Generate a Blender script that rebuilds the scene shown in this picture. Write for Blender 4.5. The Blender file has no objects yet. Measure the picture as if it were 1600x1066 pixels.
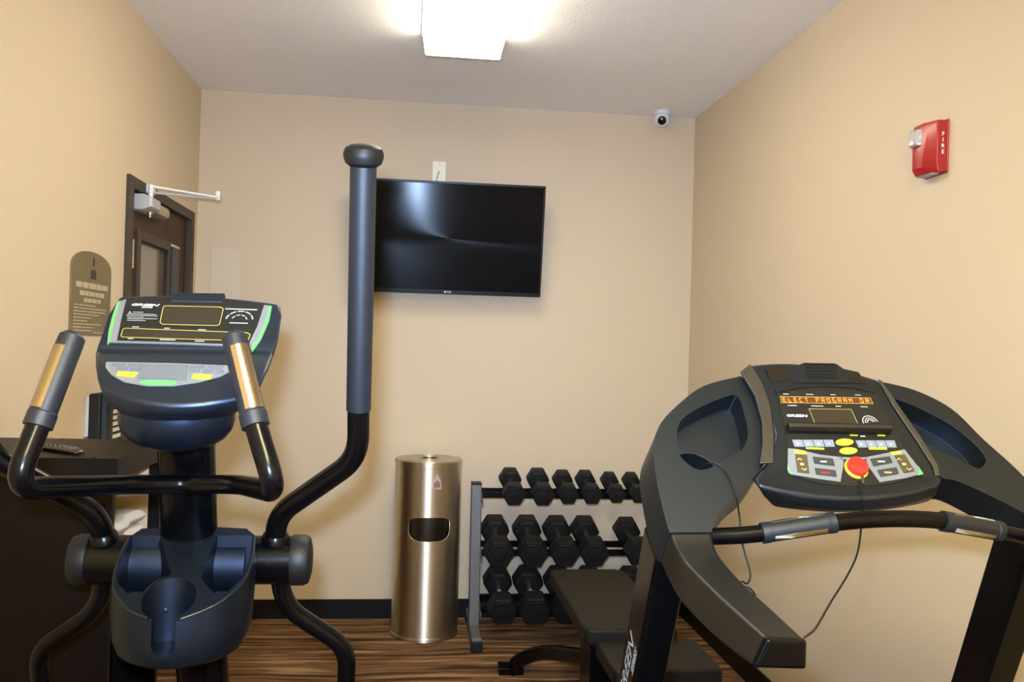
import bpy, bmesh, math, random
from mathutils import Vector as V, Matrix, noise
random.seed(7)
COL = bpy.context.scene.collection
PI = math.pi

# ------------------------------------------------------------------ camera model
F, YAW, PITCH, ROLL, CAMH = 1371.89, 0.1128, 0.0077, 0.0283, 1.4466
_fw = V((math.sin(YAW)*math.cos(PITCH), math.cos(YAW)*math.cos(PITCH), math.sin(PITCH)))
_r0 = V((math.cos(YAW), -math.sin(YAW), 0)); _u0 = _r0.cross(_fw)
RT = _r0*math.cos(ROLL)+_u0*math.sin(ROLL); UP = -_r0*math.sin(ROLL)+_u0*math.cos(ROLL); FW = _fw
CAM = V((0, 0, CAMH))
def ray(px, py): return RT*((px-800)/F) - UP*((py-533)/F) + FW
def at(px, py, y): d = ray(px, py); return CAM + d*(y/d.y)                 # on the plane y = const
def atx(px, py, x): d = ray(px, py); return CAM + d*(x/d.x)
def atz(px, py, z): d = ray(px, py); return CAM + d*((z-CAMH)/d.z)
class Plane:                                                            # a tilted panel: origin, right, up, normal
    def __init__(s, o, u, v):
        s.o = V(o); s.u = V(u).normalized(); s.n = s.u.cross(V(v)).normalized(); s.v = s.n.cross(s.u)
    def px(s, x, y, off=0):
        d = ray(x, y); t = ((s.o+s.n*off)-CAM).dot(s.n)/d.dot(s.n); return CAM+d*t
    def at(s, a, b, off=0): return s.o+s.u*a+s.v*b+s.n*off

WL, WR, WB, WF, CEIL = -1.1244, 1.515, 4.6975, -2.3, 2.74

# ------------------------------------------------------------------ geometry helpers -> (verts, faces)
def box(a, b):
    x0, y0, z0 = a; x1, y1, z1 = b
    v = [(x0,y0,z0),(x1,y0,z0),(x1,y1,z0),(x0,y1,z0),(x0,y0,z1),(x1,y0,z1),(x1,y1,z1),(x0,y1,z1)]
    return v, [(0,3,2,1),(4,5,6,7),(0,1,5,4),(1,2,6,5),(2,3,7,6),(3,0,4,7)]
def loft(rings, cap=True, closed=False):
    n = len(rings[0]); v = [tuple(p) for r in rings for p in r]; f = []
    m = len(rings)
    for i in range(m if closed else m-1):
        a, b = i*n, ((i+1) % m)*n
        for j in range(n):
            k = (j+1) % n; f.append((a+j, a+k, b+k, b+j))
    if cap and not closed:
        f.append(tuple(range(n-1, -1, -1))); f.append(tuple(range((m-1)*n, m*n)))
    return v, f
def prism(pts, vec):
    vec = V(vec); return loft([[V(p) for p in pts], [V(p)+vec for p in pts]])
def fillet(path, rad, n=7):
    path = [V(p) for p in path]; out = [path[0]]
    for i in range(1, len(path)-1):
        p, a, b = path[i], path[i-1]-path[i], path[i+1]-path[i]
        r = rad[i] if isinstance(rad, (list, tuple)) else rad
        d = min(r, a.length*.48, b.length*.48); s = p+a.normalized()*d; e = p+b.normalized()*d
        for k in range(n+1):
            t = k/n; out.append(s*(1-t)**2+p*2*t*(1-t)+e*t*t)
    out.append(path[-1]); return out
def catmull(pts, n=6):
    pts = [V(p) for p in pts]; out = []
    for i in range(len(pts)-1):
        p0 = pts[max(i-1,0)]; p1 = pts[i]; p2 = pts[i+1]; p3 = pts[min(i+2, len(pts)-1)]
        for k in range(n):
            t = k/n
            out.append(.5*((2*p1)+(p2-p0)*t+(2*p0-5*p1+4*p2-p3)*t*t+(3*p1-p0-3*p2+p3)*t**3))
    out.append(pts[-1]); return out
def tube(path, r, seg=16, sq=None, ref=None):
    path = [V(p) for p in path]; rings = []; prev = None
    for i, p in enumerate(path):
        t = (path[min(i+1, len(path)-1)]-path[max(i-1, 0)]).normalized()
        if prev is None:
            a = V(ref) if ref else (V((0,0,1)) if abs(t.z) < .9 else V((1,0,0)))
            nrm = (a-t*a.dot(t)).normalized()
        else: nrm = (prev-t*prev.dot(t)).normalized()
        prev = nrm; bn = t.cross(nrm); rr = r[i] if isinstance(r, (list, tuple)) else r
        ring = []
        for k in range(seg):
            c, s = math.cos(2*PI*k/seg), math.sin(2*PI*k/seg)
            if sq:
                e = sq[2] if len(sq) > 2 else .25
                c = math.copysign(abs(c)**e, c)*sq[0]; s = math.copysign(abs(s)**e, s)*sq[1]
            ring.append(p+nrm*(c*rr)+bn*(s*rr))
        rings.append(ring)
    return loft(rings)
def lathe(prof, o=(0,0,0), ax=(0,0,1), seg=40):
    ax = V(ax).normalized(); a = (V((1,0,0)) if abs(ax.x) < .9 else V((0,1,0))); a = (a-ax*a.dot(ax)).normalized(); b = ax.cross(a); o = V(o)
    return loft([[o+ax*z+a*(r*math.cos(2*PI*k/seg))+b*(r*math.sin(2*PI*k/seg)) for k in range(seg)] for r, z in prof])
def merge(gs):
    v, f = [], []
    for a, b in gs:
        o = len(v); v += [tuple(p) for p in a]; f += [tuple(i+o for i in q) for q in b]
    return v, f
def sphere(c, r, seg=20, rings=12, sc=(1,1,1)):
    rr = []
    for i in range(rings+1):
        t = PI*i/rings; rad = max(math.sin(t), .002)
        rr.append([V(c)+V((r*rad*math.cos(2*PI*k/seg)*sc[0], r*rad*math.sin(2*PI*k/seg)*sc[1], -r*math.cos(t)*sc[2])) for k in range(seg)])
    return loft(rr)

def base_of(o):
    p = V((0,0,0))
    while o is not None: p += o.location; o = o.parent
    return p
def obj(name, geo, m, parent=None, smooth=35, bevel=0, seg=2, sub=0):
    if isinstance(geo, list): geo = merge(geo)
    o0 = base_of(parent); me = bpy.data.meshes.new(name)
    me.from_pydata([tuple(V(p)-o0) for p in geo[0]], [], geo[1])
    bm = bmesh.new(); bm.from_mesh(me); bmesh.ops.recalc_face_normals(bm, faces=bm.faces); bm.to_mesh(me); bm.free()
    o = bpy.data.objects.new(name, me); COL.objects.link(o); me.materials.append(m)
    if parent: o.parent = parent
    finish(o, smooth, bevel, seg, sub); return o
def finish(o, smooth=35, bevel=0, seg=2, sub=0):
    me = o.data
    if smooth or bevel:
        me.polygons.foreach_set('use_smooth', [True]*len(me.polygons))
        if not bevel and not sub: me.set_sharp_from_angle(angle=math.radians(smooth))
    if bevel:
        b = o.modifiers.new('bevel', 'BEVEL'); b.width = bevel; b.segments = seg; b.limit_method = 'ANGLE'; b.angle_limit = math.radians(30)
        b.harden_normals = True; b.use_clamp_overlap = True
    if sub:
        s = o.modifiers.new('sub', 'SUBSURF'); s.levels = sub; s.render_levels = sub
def carve(o, cutters, smooth=30, bevel=0, seg=2):
    """cut the given geometries out of o for good"""
    tmp = []
    o0 = base_of(o.parent)
    for g in cutters:
        me = bpy.data.meshes.new('cut'); me.from_pydata([tuple(V(p)-o0) for p in g[0]], [], g[1])
        bm = bmesh.new(); bm.from_mesh(me); bmesh.ops.recalc_face_normals(bm, faces=bm.faces); bm.to_mesh(me); bm.free()
        c = bpy.data.objects.new('cut', me); COL.objects.link(c); c.location = o0
        md = o.modifiers.new('b', 'BOOLEAN'); md.object = c; md.operation = 'DIFFERENCE'; md.solver = 'EXACT'; tmp.append(c)
    bpy.context.view_layer.update()
    dg = bpy.context.evaluated_depsgraph_get()
    me = bpy.data.meshes.new_from_object(o.evaluated_get(dg)); old = o.data
    o.modifiers.clear(); o.data = me
    for c in tmp: bpy.data.objects.remove(c)
    bpy.data.meshes.remove(old); finish(o, smooth, bevel, seg)
def thing(name, loc, label, cat, group=None):
    o = bpy.data.objects.new(name, None); COL.objects.link(o); o.location = loc; o.empty_display_size = .05
    return tag(o, label, cat, group)
def tag(o, label, cat, group=None):
    o['label'] = label; o['category'] = cat
    if group: o['group'] = group
    return o
def struct(o): o['kind'] = 'structure'; return o

def text_geo(s, pl, a, b, size, off=0, align='CENTER', sx=1, shear=0, bold=0, depth=.0003):
    cu = bpy.data.curves.new('t', 'FONT'); cu.body = s; cu.align_x = align; cu.align_y = 'CENTER'; cu.size = size; cu.shear = shear; cu.offset = bold
    cu.resolution_u = 2
    ob = bpy.data.objects.new('t', cu); COL.objects.link(ob); bpy.context.view_layer.update()
    me = bpy.data.meshes.new_from_object(ob.evaluated_get(bpy.context.evaluated_depsgraph_get()))
    v = [pl.at(a+p.co.x*sx, b+p.co.y, off) for p in me.vertices]; f = [tuple(q.vertices) for q in me.polygons]
    bpy.data.objects.remove(ob); bpy.data.curves.remove(cu); bpy.data.meshes.remove(me)
    n = len(v); up = pl.n*depth
    ed = {}
    for q in f:
        for i in range(len(q)): 
            e = (q[i], q[(i+1) % len(q)]); ed[e] = ed.get(e, 0)+1
    g = list(f)
    vv = [p+up for p in v]+v
    for (x, y) in ed:
        if (y, x) not in ed: g.append((x, y, y+n, x+n))
    return vv, g
def slab(pl, pts, th, off=0): return prism([pl.px(x, y, off) for x, y in pts], pl.n*th)     # traced outline with thickness, on panel pl
def slabuv(pl, pts, th, off=0): return prism([pl.at(a, b, off) for a, b in pts], pl.n*th)
def rectuv(pl, a, b, w, h, th, off=0, sh=0):
    return slabuv(pl, [(a-w/2-sh*h/2, b-h/2), (a+w/2-sh*h/2, b-h/2), (a+w/2+sh*h/2, b+h/2), (a-w/2+sh*h/2, b+h/2)], th, off)
def outline(pl, pts, w, th, off=0):                                     # thin line round a traced polygon
    P = [pl.px(x, y, off) for x, y in pts]; c = sum(P, V((0,0,0)))/len(P); gs = []
    n = len(P); rings = []
    for i in range(n):
        a, p, b = P[i-1], P[i], P[(i+1) % n]
        t = ((p-a).normalized()+(b-p).normalized()).normalized(); s = pl.n.cross(t).normalized()
        rings.append([p-s*w/2, p+s*w/2, p+s*w/2+pl.n*th, p-s*w/2+pl.n*th])
    return loft(rings, closed=True)
def uv_of(pl, px, py, off=0): p = pl.px(px, py, off)-pl.o; return p.dot(pl.u), p.dot(pl.v)

# ------------------------------------------------------------------ materials
def mat(name, c, rough=.5, metal=0, coat=0, bump=0, bscale=300, emit=None, estr=0, spec=.5, var=0, aniso=0):
    m = bpy.data.materials.new(name); m.use_nodes = True; nt = m.node_tree; b = nt.nodes['Principled BSDF']
    b.inputs['Base Color'].default_value = (*c, 1); b.inputs['Roughness'].default_value = rough; b.inputs['Metallic'].default_value = metal
    b.inputs['Coat Weight'].default_value = coat; b.inputs['Coat Roughness'].default_value = .12; b.inputs['Specular IOR Level'].default_value = spec
    if emit: b.inputs['Emission Color'].default_value = (*emit, 1); b.inputs['Emission Strength'].default_value = estr
    tc = nt.nodes.new('ShaderNodeTexCoord')
    nz = nt.nodes.new('ShaderNodeTexNoise'); nz.inputs['Scale'].default_value = bscale; nz.inputs['Detail'].default_value = 3
    nt.links.new(tc.outputs['Object'], nz.inputs['Vector'])
    if bump:
        bp = nt.nodes.new('ShaderNodeBump'); bp.inputs['Strength'].default_value = bump; bp.inputs['Distance'].default_value = .002
        nt.links.new(nz.outputs['Fac'], bp.inputs['Height']); nt.links.new(bp.outputs['Normal'], b.inputs['Normal'])
    mx = nt.nodes.new('ShaderNodeMix'); mx.data_type = 'RGBA'
    k = var or .04
    mx.inputs['A'].default_value = (*[x*(1-k) for x in c], 1); mx.inputs['B'].default_value = (*[min(x*(1+k), 1) for x in c], 1)
    nt.links.new(nz.outputs['Fac'], mx.inputs['Factor']); nt.links.new(mx.outputs['Result'], b.inputs['Base Color'])
    if aniso: b.inputs['Anisotropic'].default_value = aniso
    return m
M = {}
M['wall'] = mat('beige_vinyl_wall', (.62,.50,.355), .75, bump=.28, bscale=230, var=.05)
M['ceiling'] = mat('textured_ceiling', (.90,.875,.86), .9, bump=.9, bscale=120, var=.06)
M['base'] = mat('black_vinyl_base', (.006,.005,.0045), .5, spec=.2)
M['doorwood'] = mat('dark_walnut_door', (.058,.026,.012), .5, spec=.15, bscale=18, var=.25)
M['doorframe'] = mat('brown_painted_frame', (.052,.036,.023), .5, spec=.3)
M['cab'] = mat('espresso_laminate', (.0045,.0023,.0018), .42, spec=.14, bscale=25, var=.2)
M['maple'] = mat('light_laminate', (.60,.45,.25), .5)
M['black'] = mat('black_gloss_enamel', (.0014,.0014,.002), .25, spec=.2, coat=.06)
M['blackcap'] = mat('black_end_cap', (.0012,.0012,.0016), .3, spec=.12)
M['bluedark'] = mat('dark_blue_plate', (.006,.010,.020), .35, spec=.3)
M['foam'] = mat('black_foam_grip', (.010,.012,.017), .42, spec=.4, bump=.25, bscale=900)
M['blackmatte'] = mat('black_matte_plastic', (.006,.006,.0065), .5, spec=.3)
M['rubber'] = mat('black_rubber', (.006,.006,.006), .55, spec=.25, bump=.15, bscale=600)
M['navy'] = mat('navy_metallic_plastic', (.045,.058,.090), .42, metal=.9, bump=.05, bscale=900)
M['traynavy'] = mat('matt_navy_plastic', (.020,.027,.044), .44, metal=.9)
M['navydeep'] = mat('deep_navy_plastic', (.028,.042,.075), .36, metal=.9)
M['char'] = mat('charcoal_metallic_plastic', (.046,.055,.070), .43, metal=.95, bump=.05, bscale=900)
M['charlight'] = mat('grey_metallic_plastic', (.165,.17,.18), .38, metal=1)
M['chard'] = mat('dark_charcoal_plastic', (.062,.060,.056), .44, metal=1)
M['panel'] = mat('black_panel_film', (.010,.010,.009), .35)
M['lcd'] = mat('unlit_display_window', (.026,.020,.012), .28)
M['yline'] = mat('yellow_print', (.42,.36,.08), .5)
M['yellow'] = mat('yellow_key', (.66,.55,.03), .45)
M['white'] = mat('white_print', (.75,.75,.75), .5)
M['greyp'] = mat('grey_print', (.38,.38,.38), .5)
M['silver'] = mat('silver_film', (.17,.175,.18), .4)
M['keygrey'] = mat('grey_key', (.12,.13,.145), .5)
M['keyblue'] = mat('blue_grey_key', (.19,.21,.255), .45)
M['green'] = mat('green_print', (.11,.36,.11), .45)
M['red'] = mat('red_plastic', (.62,.022,.014), .32, coat=.3)
M['strobered'] = mat('strobe_red', (.34,.008,.010), .35, coat=.2)
M['led'] = mat('lit_led_segment', (.9,.2,.02), .5, emit=(1,.25,.03), estr=1.6)
M['ledbg'] = mat('led_window', (.10,.022,.006), .4)
M['steel'] = mat('brushed_steel', (.60,.55,.47), .27, metal=1, bump=.03, bscale=60, aniso=.6)
M['contact'] = mat('steel_pulse_contact', (.46,.39,.31), .24, metal=1)
M['steeldark'] = mat('dark_steel_flap', (.10,.10,.085), .25, metal=1)
M['chrome'] = mat('chrome', (.75,.72,.68), .15, metal=1)
M['alu'] = mat('painted_aluminium', (.55,.55,.58), .4, metal=.4)
M['bronze'] = mat('champagne_closer_cover', (.40,.33,.22), .4, metal=.3)
M['greysteel'] = mat('grey_powder_coat', (.10,.10,.10), .45)
M['vinylpad'] = mat('black_vinyl_pad', (.0065,.0055,.004), .52, spec=.25, bump=.15, bscale=500)
M['tvbody'] = mat('black_tv_bezel', (.004,.004,.004), .35, spec=.2)
M['screen'] = mat('tv_screen', (.006,.006,.007), .16, spec=.5)
M['plate'] = mat('ivory_plate', (.82,.76,.62), .4)
M['whitep'] = mat('white_plastic', (.72,.71,.70), .4)
M['lens'] = mat('dark_lens', (.004,.004,.004), .1)
M['sign'] = mat('olive_bronze_sign', (.165,.125,.062), .45, bscale=9, var=.18)
M['signtext'] = mat('cream_sign_text', (.46,.38,.25), .55)
M['towel'] = mat('white_towel', (.62,.56,.47), .95, bump=.8, bscale=160)
M['remote'] = mat('dark_maroon_plastic', (.020,.008,.008), .25, coat=.5)
M['patch'] = mat('pale_wall_patch', (.64,.53,.40), .7)
M['phonelabel'] = mat('white_label', (.62,.58,.48), .5)
M['orange_btn'] = mat('brown_rocker_key', (.075,.052,.020), .35)
M['dkkey'] = mat('dark_key', (.035,.036,.036), .35)
M['redprint'] = mat('faded_red_print', (.35,.10,.09), .5)
M['diff'] = mat('lit_diffuser', (.9,.9,.88), .6, emit=(1,.92,.70), estr=15)
M['side'] = mat('lit_side_lens', (.9,.9,.88), .6, emit=(1,.92,.70), estr=15)
M['fill_diff'] = mat('added_fill_diffuser', (.9,.9,.88), .6, emit=(1,.92,.48), estr=90)  # strong glow for the added fill light only

nt = M['screen'].node_tree; b = nt.nodes['Principled BSDF']; b.inputs['Roughness'].default_value = .16; b.inputs['Specular IOR Level'].default_value = .07
tg = nt.nodes.new('ShaderNodeTangent'); tg.direction_type = 'RADIAL'; tg.axis = 'Z'
b.inputs['Anisotropic'].default_value = .75; b.inputs['Anisotropic Rotation'].default_value = .25; nt.links.new(tg.outputs[0], b.inputs['Tangent'])
nt = M['steel'].node_tree; b = nt.nodes['Principled BSDF']; b.inputs['Roughness'].default_value = .42; b.inputs['Anisotropic'].default_value = .92; b.inputs['Anisotropic Rotation'].default_value = .25
tg = nt.nodes.new('ShaderNodeTangent'); tg.direction_type = 'RADIAL'; tg.axis = 'Z'; nt.links.new(tg.outputs[0], b.inputs['Tangent'])
m = M['clear'] = bpy.data.materials.new('clear_lens'); m.use_nodes = True; b = m.node_tree.nodes['Principled BSDF']
b.inputs['Base Color'].default_value = (.9,.9,.88,1); b.inputs['Roughness'].default_value = .12; b.inputs['Transmission Weight'].default_value = .6
m = M['glass'] = bpy.data.materials.new('door_glass'); m.use_nodes = True; b = m.node_tree.nodes['Principled BSDF']
b.inputs['Base Color'].default_value = (.75,.74,.66,1); b.inputs['Roughness'].default_value = .05; b.inputs['Transmission Weight'].default_value = .9; b.inputs['IOR'].default_value = 1.3

def carpet():
    m = bpy.data.materials.new('striped_carpet'); m.use_nodes = True; nt = m.node_tree; N, L = nt.nodes.new, nt.links.new
    b = nt.nodes['Principled BSDF']; b.inputs['Roughness'].default_value = .95; b.inputs['Specular IOR Level'].default_value = .1
    tc = N('ShaderNodeTexCoord'); mp = N('ShaderNodeMapping'); mp.inputs['Scale'].default_value = (1.3, 26, 1)
    wob = N('ShaderNodeTexNoise'); wob.inputs['Scale'].default_value = 2.2; wob.inputs['Detail'].default_value = 1
    L(tc.outputs['Object'], wob.inputs['Vector'])
    ad = N('ShaderNodeVectorMath'); ad.operation = 'MULTIPLY_ADD'; ad.inputs[1].default_value = (0, .09, 0)
    L(wob.outputs['Color'], ad.inputs[0]); L(tc.outputs['Object'], ad.inputs[2]); L(ad.outputs[0], mp.inputs['Vector'])
    nz = N('ShaderNodeTexNoise'); nz.inputs['Scale'].default_value = 1.0; nz.inputs['Detail'].default_value = 2.5; nz.inputs['Roughness'].default_value = .6
    L(mp.outputs[0], nz.inputs['Vector'])
    cr = N('ShaderNodeValToRGB'); e = cr.color_ramp.elements
    e[0].position = .33; e[0].color = (.045,.020,.009,1); e[1].position = .70; e[1].color = (.40,.25,.125,1)
    for p, c in ((.43,(.085,.042,.02,1)), (.48,(.20,.105,.05,1)), (.53,(.125,.062,.03,1)), (.60,(.30,.175,.085,1))):
        q = cr.color_ramp.elements.new(p); q.color = c
    L(nz.outputs['Fac'], cr.inputs['Fac'])
    fz = N('ShaderNodeTexNoise'); fz.inputs['Scale'].default_value = 260; fz.inputs['Detail'].default_value = 2; L(tc.outputs['Object'], fz.inputs['Vector'])
    mr = N('ShaderNodeMapRange'); mr.inputs['From Min'].default_value = .3; mr.inputs['From Max'].default_value = .7; mr.inputs['To Min'].default_value = .65; mr.inputs['To Max'].default_value = 1.3
    L(fz.outputs['Fac'], mr.inputs['Value'])
    mu = N('ShaderNodeMix'); mu.data_type = 'RGBA'; mu.blend_type = 'MULTIPLY'; mu.inputs['Factor'].default_value = 1
    L(cr.outputs['Color'], mu.inputs['A']); L(mr.outputs[0], mu.inputs['B']); L(mu.outputs['Result'], b.inputs['Base Color'])
    bp = N('ShaderNodeBump'); bp.inputs['Strength'].default_value = .6; bp.inputs['Distance'].default_value = .004
    L(fz.outputs['Fac'], bp.inputs['Height']); L(bp.outputs['Normal'], b.inputs['Normal'])
    return m
M['carpet'] = carpet()

# ------------------------------------------------------------------ the room
T = .12
DY0, DY1, DZ = 3.564, 4.591, 2.083
struct(obj('floor', box((WL-1.6, WF-.2, -.1), (WR+.2, WB+.2, 0)), M['carpet'], smooth=0))
struct(obj('ceiling', box((WL-1.6, WF-.2, CEIL), (WR+.2, WB+.2, CEIL+.1)), M['ceiling'], smooth=0))
struct(obj('wall_back', box((WL-1.6, WB, 0), (WR+T, WB+T, CEIL)), M['wall'], smooth=0))
struct(obj('wall_right', box((WR, WF, 0), (WR+T, WB, CEIL)), M['wall'], smooth=0))
struct(obj('wall_front', box((WL-T, WF-T, 0), (WR+T, WF, CEIL)), M['wall'], smooth=0))
struct(obj('wall_left', [box((WL-T, WF, 0), (WL, DY0+.02, CEIL)), box((WL-T, DY1-.02, 0), (WL, WB, CEIL)), box((WL-T, DY0+.02, DZ-.02), (WL, DY1-.02, CEIL))], M['wall'], smooth=0))
struct(obj('wall_corridor', [box((WL-1.6, WF, 0), (WL-1.5, WB, CEIL)), box((WL-1.5, 2.0, 0), (WL-T, 2.1, CEIL))], M['wall'], smooth=0))
BH = .1
struct(obj('baseboard_back', box((WL, WB-.012, 0), (WR, WB, BH)), M['base'], bevel=.003))
struct(obj('baseboard_right', box((WR-.012, WF, 0), (WR, WB-.012, BH)), M['base'], bevel=.003))
struct(obj('baseboard_left', [box((WL, WF, 0), (WL+.012, DY0, BH)), box((WL, DY1, 0), (WL+.012, WB-.012, BH))], M['base'], bevel=.003))

# door in the left wall
dr = struct(obj('door_1', [box((WL-.055, DY0+.06, .008), (WL-.012, DY1-.06, DZ-.047))], M['doorwood'], smooth=0))
carve(dr, [box((WL-.2, 3.783, 1.02), (WL+.1, 4.225, 1.853))], smooth=0)
obj('door_frame', [box((WL-T, DY0, 0), (WL+.014, DY0+.058, DZ)), box((WL-T, DY1-.058, 0), (WL+.014, DY1, DZ)), box((WL-T, DY0+.058, DZ-.045), (WL+.014, DY1-.058, DZ))], M['doorframe'], dr, bevel=.002)
gl = obj('glass_pane', box((WL-.036, 3.78, 1.015), (WL-.030, 4.23, 1.858)), M['glass'], dr, smooth=0)
x0, x1 = WL-.013, WL-.002
obj('window_trim', [box((x0, 3.745, .98), (x1, 3.785, 1.89)), box((x0, 4.205, .98), (x1, 4.230, 1.89)), box((x0, 3.785, 1.85), (x1, 4.205, 1.89)), box((x0, 3.785, .98), (x1, 4.205, 1.022))], M['doorframe'], dr, bevel=.003)
for z in (1.777, 1.03, .30):
    obj('hinge', [lathe([(.009,-.058),(.009,.058)], (WL+.008, 3.632, z), seg=14), box((WL-.013, 3.634, z-.052), (WL-.009, 3.665, z+.052))], M['chrome'], dr)
obj('pull_plate', box((WL-.013, 4.232, .95), (WL+.003, 4.362, 1.872)), M['bluedark'], dr, bevel=.004)
obj('plate_cap', box((WL-.013, 4.232, 1.872), (WL+.003, 4.362, 1.884)), M['alu'], dr, bevel=.002)
obj('door_handle', [lathe([(.026,0),(.026,.012)], (WL-.012, 4.46, 1.0), (1,0,0)), tube(fillet([(WL, 4.46, 1.0), (WL+.05, 4.46, 1.0), (WL+.05, 4.36, 1.0)], .02), .009)], M['chrome'], dr)
# closer: body on the leaf, double arm reaching into the room
oc = []
for y, k in ((3.69, .92), (3.70, 1), (3.80, 1), (3.81, .98)):
    ring = []
    for a, c in ((0, -1), (.55, -1), (1, -.55), (1, .55), (.55, 1), (0, 1)): ring.append((WL-.014+.078*a*k, y, 2.013+.034*c*k-.018))
    oc.append(ring)
cl = obj('door_closer', loft(oc), M['alu'], dr, bevel=.003)
oc = []
for i in range(9):
    t = i/8; y = 3.81+.26*t; k = 1 if t < .7 else math.sqrt(max(0.02, 1-((t-.7)/.31)**2))
    oc.append([(WL-.014+.062*a*k, y, 1.992+.028*c*k) for a, c in ((0,-1),(.6,-1),(.92,-.7),(1,-.3),(1,.3),(.92,.7),(.6,1),(0,1))])
obj('closer_cover', loft(oc), M['bronze'], cl)
obj('valve_screw', lathe([(.012,0),(.012,.008),(.005,.009),(.005,.022)], (WL+.035, 3.76, 1.962), (0,0,-1), 14), M['chrome'], cl)
el = at(340, 309, 4.06); pv = V((WL+.040, 3.745, 2.066))
obj('closer_arm', [lathe([(.010,0),(.010,.058)], (pv.x, pv.y, 2.015), seg=14), tube([pv, el], 1, 8, sq=(.0055,.012,.4), ref=(0,0,1)),
    lathe([(.012,-.012),(.012,.028)], el, seg=14), tube([el+V((0,0,-.004)), V((WL+.03, 3.80, 2.052))], .006, 10),
    box((WL+.010, 3.77, 2.045), (WL+.034, 3.83, 2.080))], M['whitep'], cl)

# thin low contrast rectangle on the back wall, slightly lighter than the wall
pp = at(330, 388, WB); pq = at(373, 470, WB)
struct(obj('trim_1', box((pp.x, WB-.004, pq.z-.02), (pq.x+.002, WB, pp.z)), M['patch'], bevel=.001))

# ------------------------------------------------------------------ ceiling fixture
def ceiling_lamp(y0, y1, label, md='diff', ms='side'):
    t = thing('ceiling_light', (.175, (y0+y1)/2, CEIL), label, 'light')
    xa, xb = .022, .327; zt, zb = CEIL, 2.65
    prof = [(xa-.012, zt-.012), (xa-.006, zt-.05), (xa-.001, zb+.004), (xa+.004, zb), (xb-.004, zb), (xb+.001, zb+.004), (xb+.006, zt-.05), (xb+.012, zt-.012)]
    obj('diffuser', loft([[(x, y, z) for x, z in prof[2:6]]+[(xb-.004, y, zb+.004), (xa+.004, y, zb+.004)] for y in (y0+.012, y1-.012)]), M[md], t, smooth=25)
    for q in ([prof[0], prof[1], prof[2], (xa+.004, zb+.004), (xa, zt-.05), (xa-.006, zt-.012)], [prof[7], prof[6], prof[5], (xb-.004, zb+.004), (xb, zt-.05), (xb+.006, zt-.012)]):
        obj('side_lens', loft([[(x, y, z) for x, z in q] for y in (y0+.012, y1-.012)]), M[ms], t, smooth=25)
    obj('housing', box((xa-.02, y0, CEIL-.014), (xb+.02, y1, CEIL)), M['whitep'], t)
    for y in (y0, y1-.012):
        obj('end_cap', loft([[(x, q, z) for x, z in [(xa-.016, zt-.01), (xa-.010, zt-.05), (xa-.004, zb+.002), (xa+.002, zb-.002), (xb-.002, zb-.002), (xb+.004, zb+.002), (xb+.010, zt-.05), (xb+.016, zt-.01)]] for q in (y, y+.012)]), M['whitep'], t)
    return t
ceiling_lamp(2.44, 3.66, 'white wraparound fluorescent light glowing on the ceiling in front of the television')

# ------------------------------------------------------------------ wall things
t = thing('television', (.162, WB, 2.0), 'black flat screen television mounted on the back wall', 'television')
tl, tr = .66, -.315
c = V((.172, 4.52, 2.0)); tilt = math.radians(10)
tp = Plane(c, (1, -.004, 0), (0, -math.sin(tilt), math.cos(tilt)))           # faces the room, leaning forward a little
W2, H2 = .487, .287
obj('tv_body', [loft([[tp.at(a*(W2-e), b*(H2-e), o) for a, b in ((-1,-1),(1,-1),(1,1),(-1,1))] for e, o in ((.12,-.05),(.05,-.045),(.004,-.02),(0,-.012),(0,.002))])], M['tvbody'], t, bevel=.002)
obj('bezel', [rectuv(tp, 0, H2-.006, 2*W2, .012, .006, .001), rectuv(tp, 0, -H2+.010, 2*W2, .020, .007, .001), rectuv(tp, -W2+.005, 0, .010, 2*H2, .006, .001), rectuv(tp, W2-.005, 0, .010, 2*H2, .006, .001)], M['tvbody'], t, bevel=.0015)
obj('screen', rectuv(tp, 0, .004, 2*W2-.018, 2*H2-.03, .0015, .0018), M['screen'], t, smooth=0)
lg = [text_geo('LG', tp, .008, -H2+.0105, .016, .0082, sx=1.1, bold=.0006)]
lg.append(lathe([(.0065,0),(.0065,.0004)], tp.at(-.012, -H2+.0105, .0080), tp.n, 20))
obj('logo', lg, M['greyp'], t, smooth=0)
obj('wall_bracket', [box((.0, WB-.03, 1.85), (.34, WB, 2.15)), box((.08, 4.56, 1.93), (.11, WB-.02, 2.1)), box((.23, 4.56, 1.93), (.26, WB-.02, 2.1)), box((.05, 4.545, 1.9), (.29, 4.575, 2.12))], M['blackmatte'], t)
a = at(676, 252, WB)
t = thing('wall_plate', (a.x+.036, WB, a.z-.06), 'ivory cable wall plate just above the television', 'wall plate')
obj('cover_plate', box((a.x, WB-.006, a.z-.118), (a.x+.072, WB, a.z)), M['plate'], t, bevel=.002)
obj('screw', [lathe([(.0035,0),(.0035,.001)], (a.x+.036, WB-.006, a.z-.013), (0,-1,0), 10)], M['greyp'], t)
obj('coax_cable', tube(catmull([(a.x+.036, WB-.004, a.z-.055), (a.x+.034, WB-.02, a.z-.062), (a.x+.026, WB-.028, a.z-.09), (a.x+.018, WB-.03, a.z-.15), (a.x+.02, WB-.04, a.z-.22)], 5), .0035, 8), M['greyp'], t)

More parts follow.
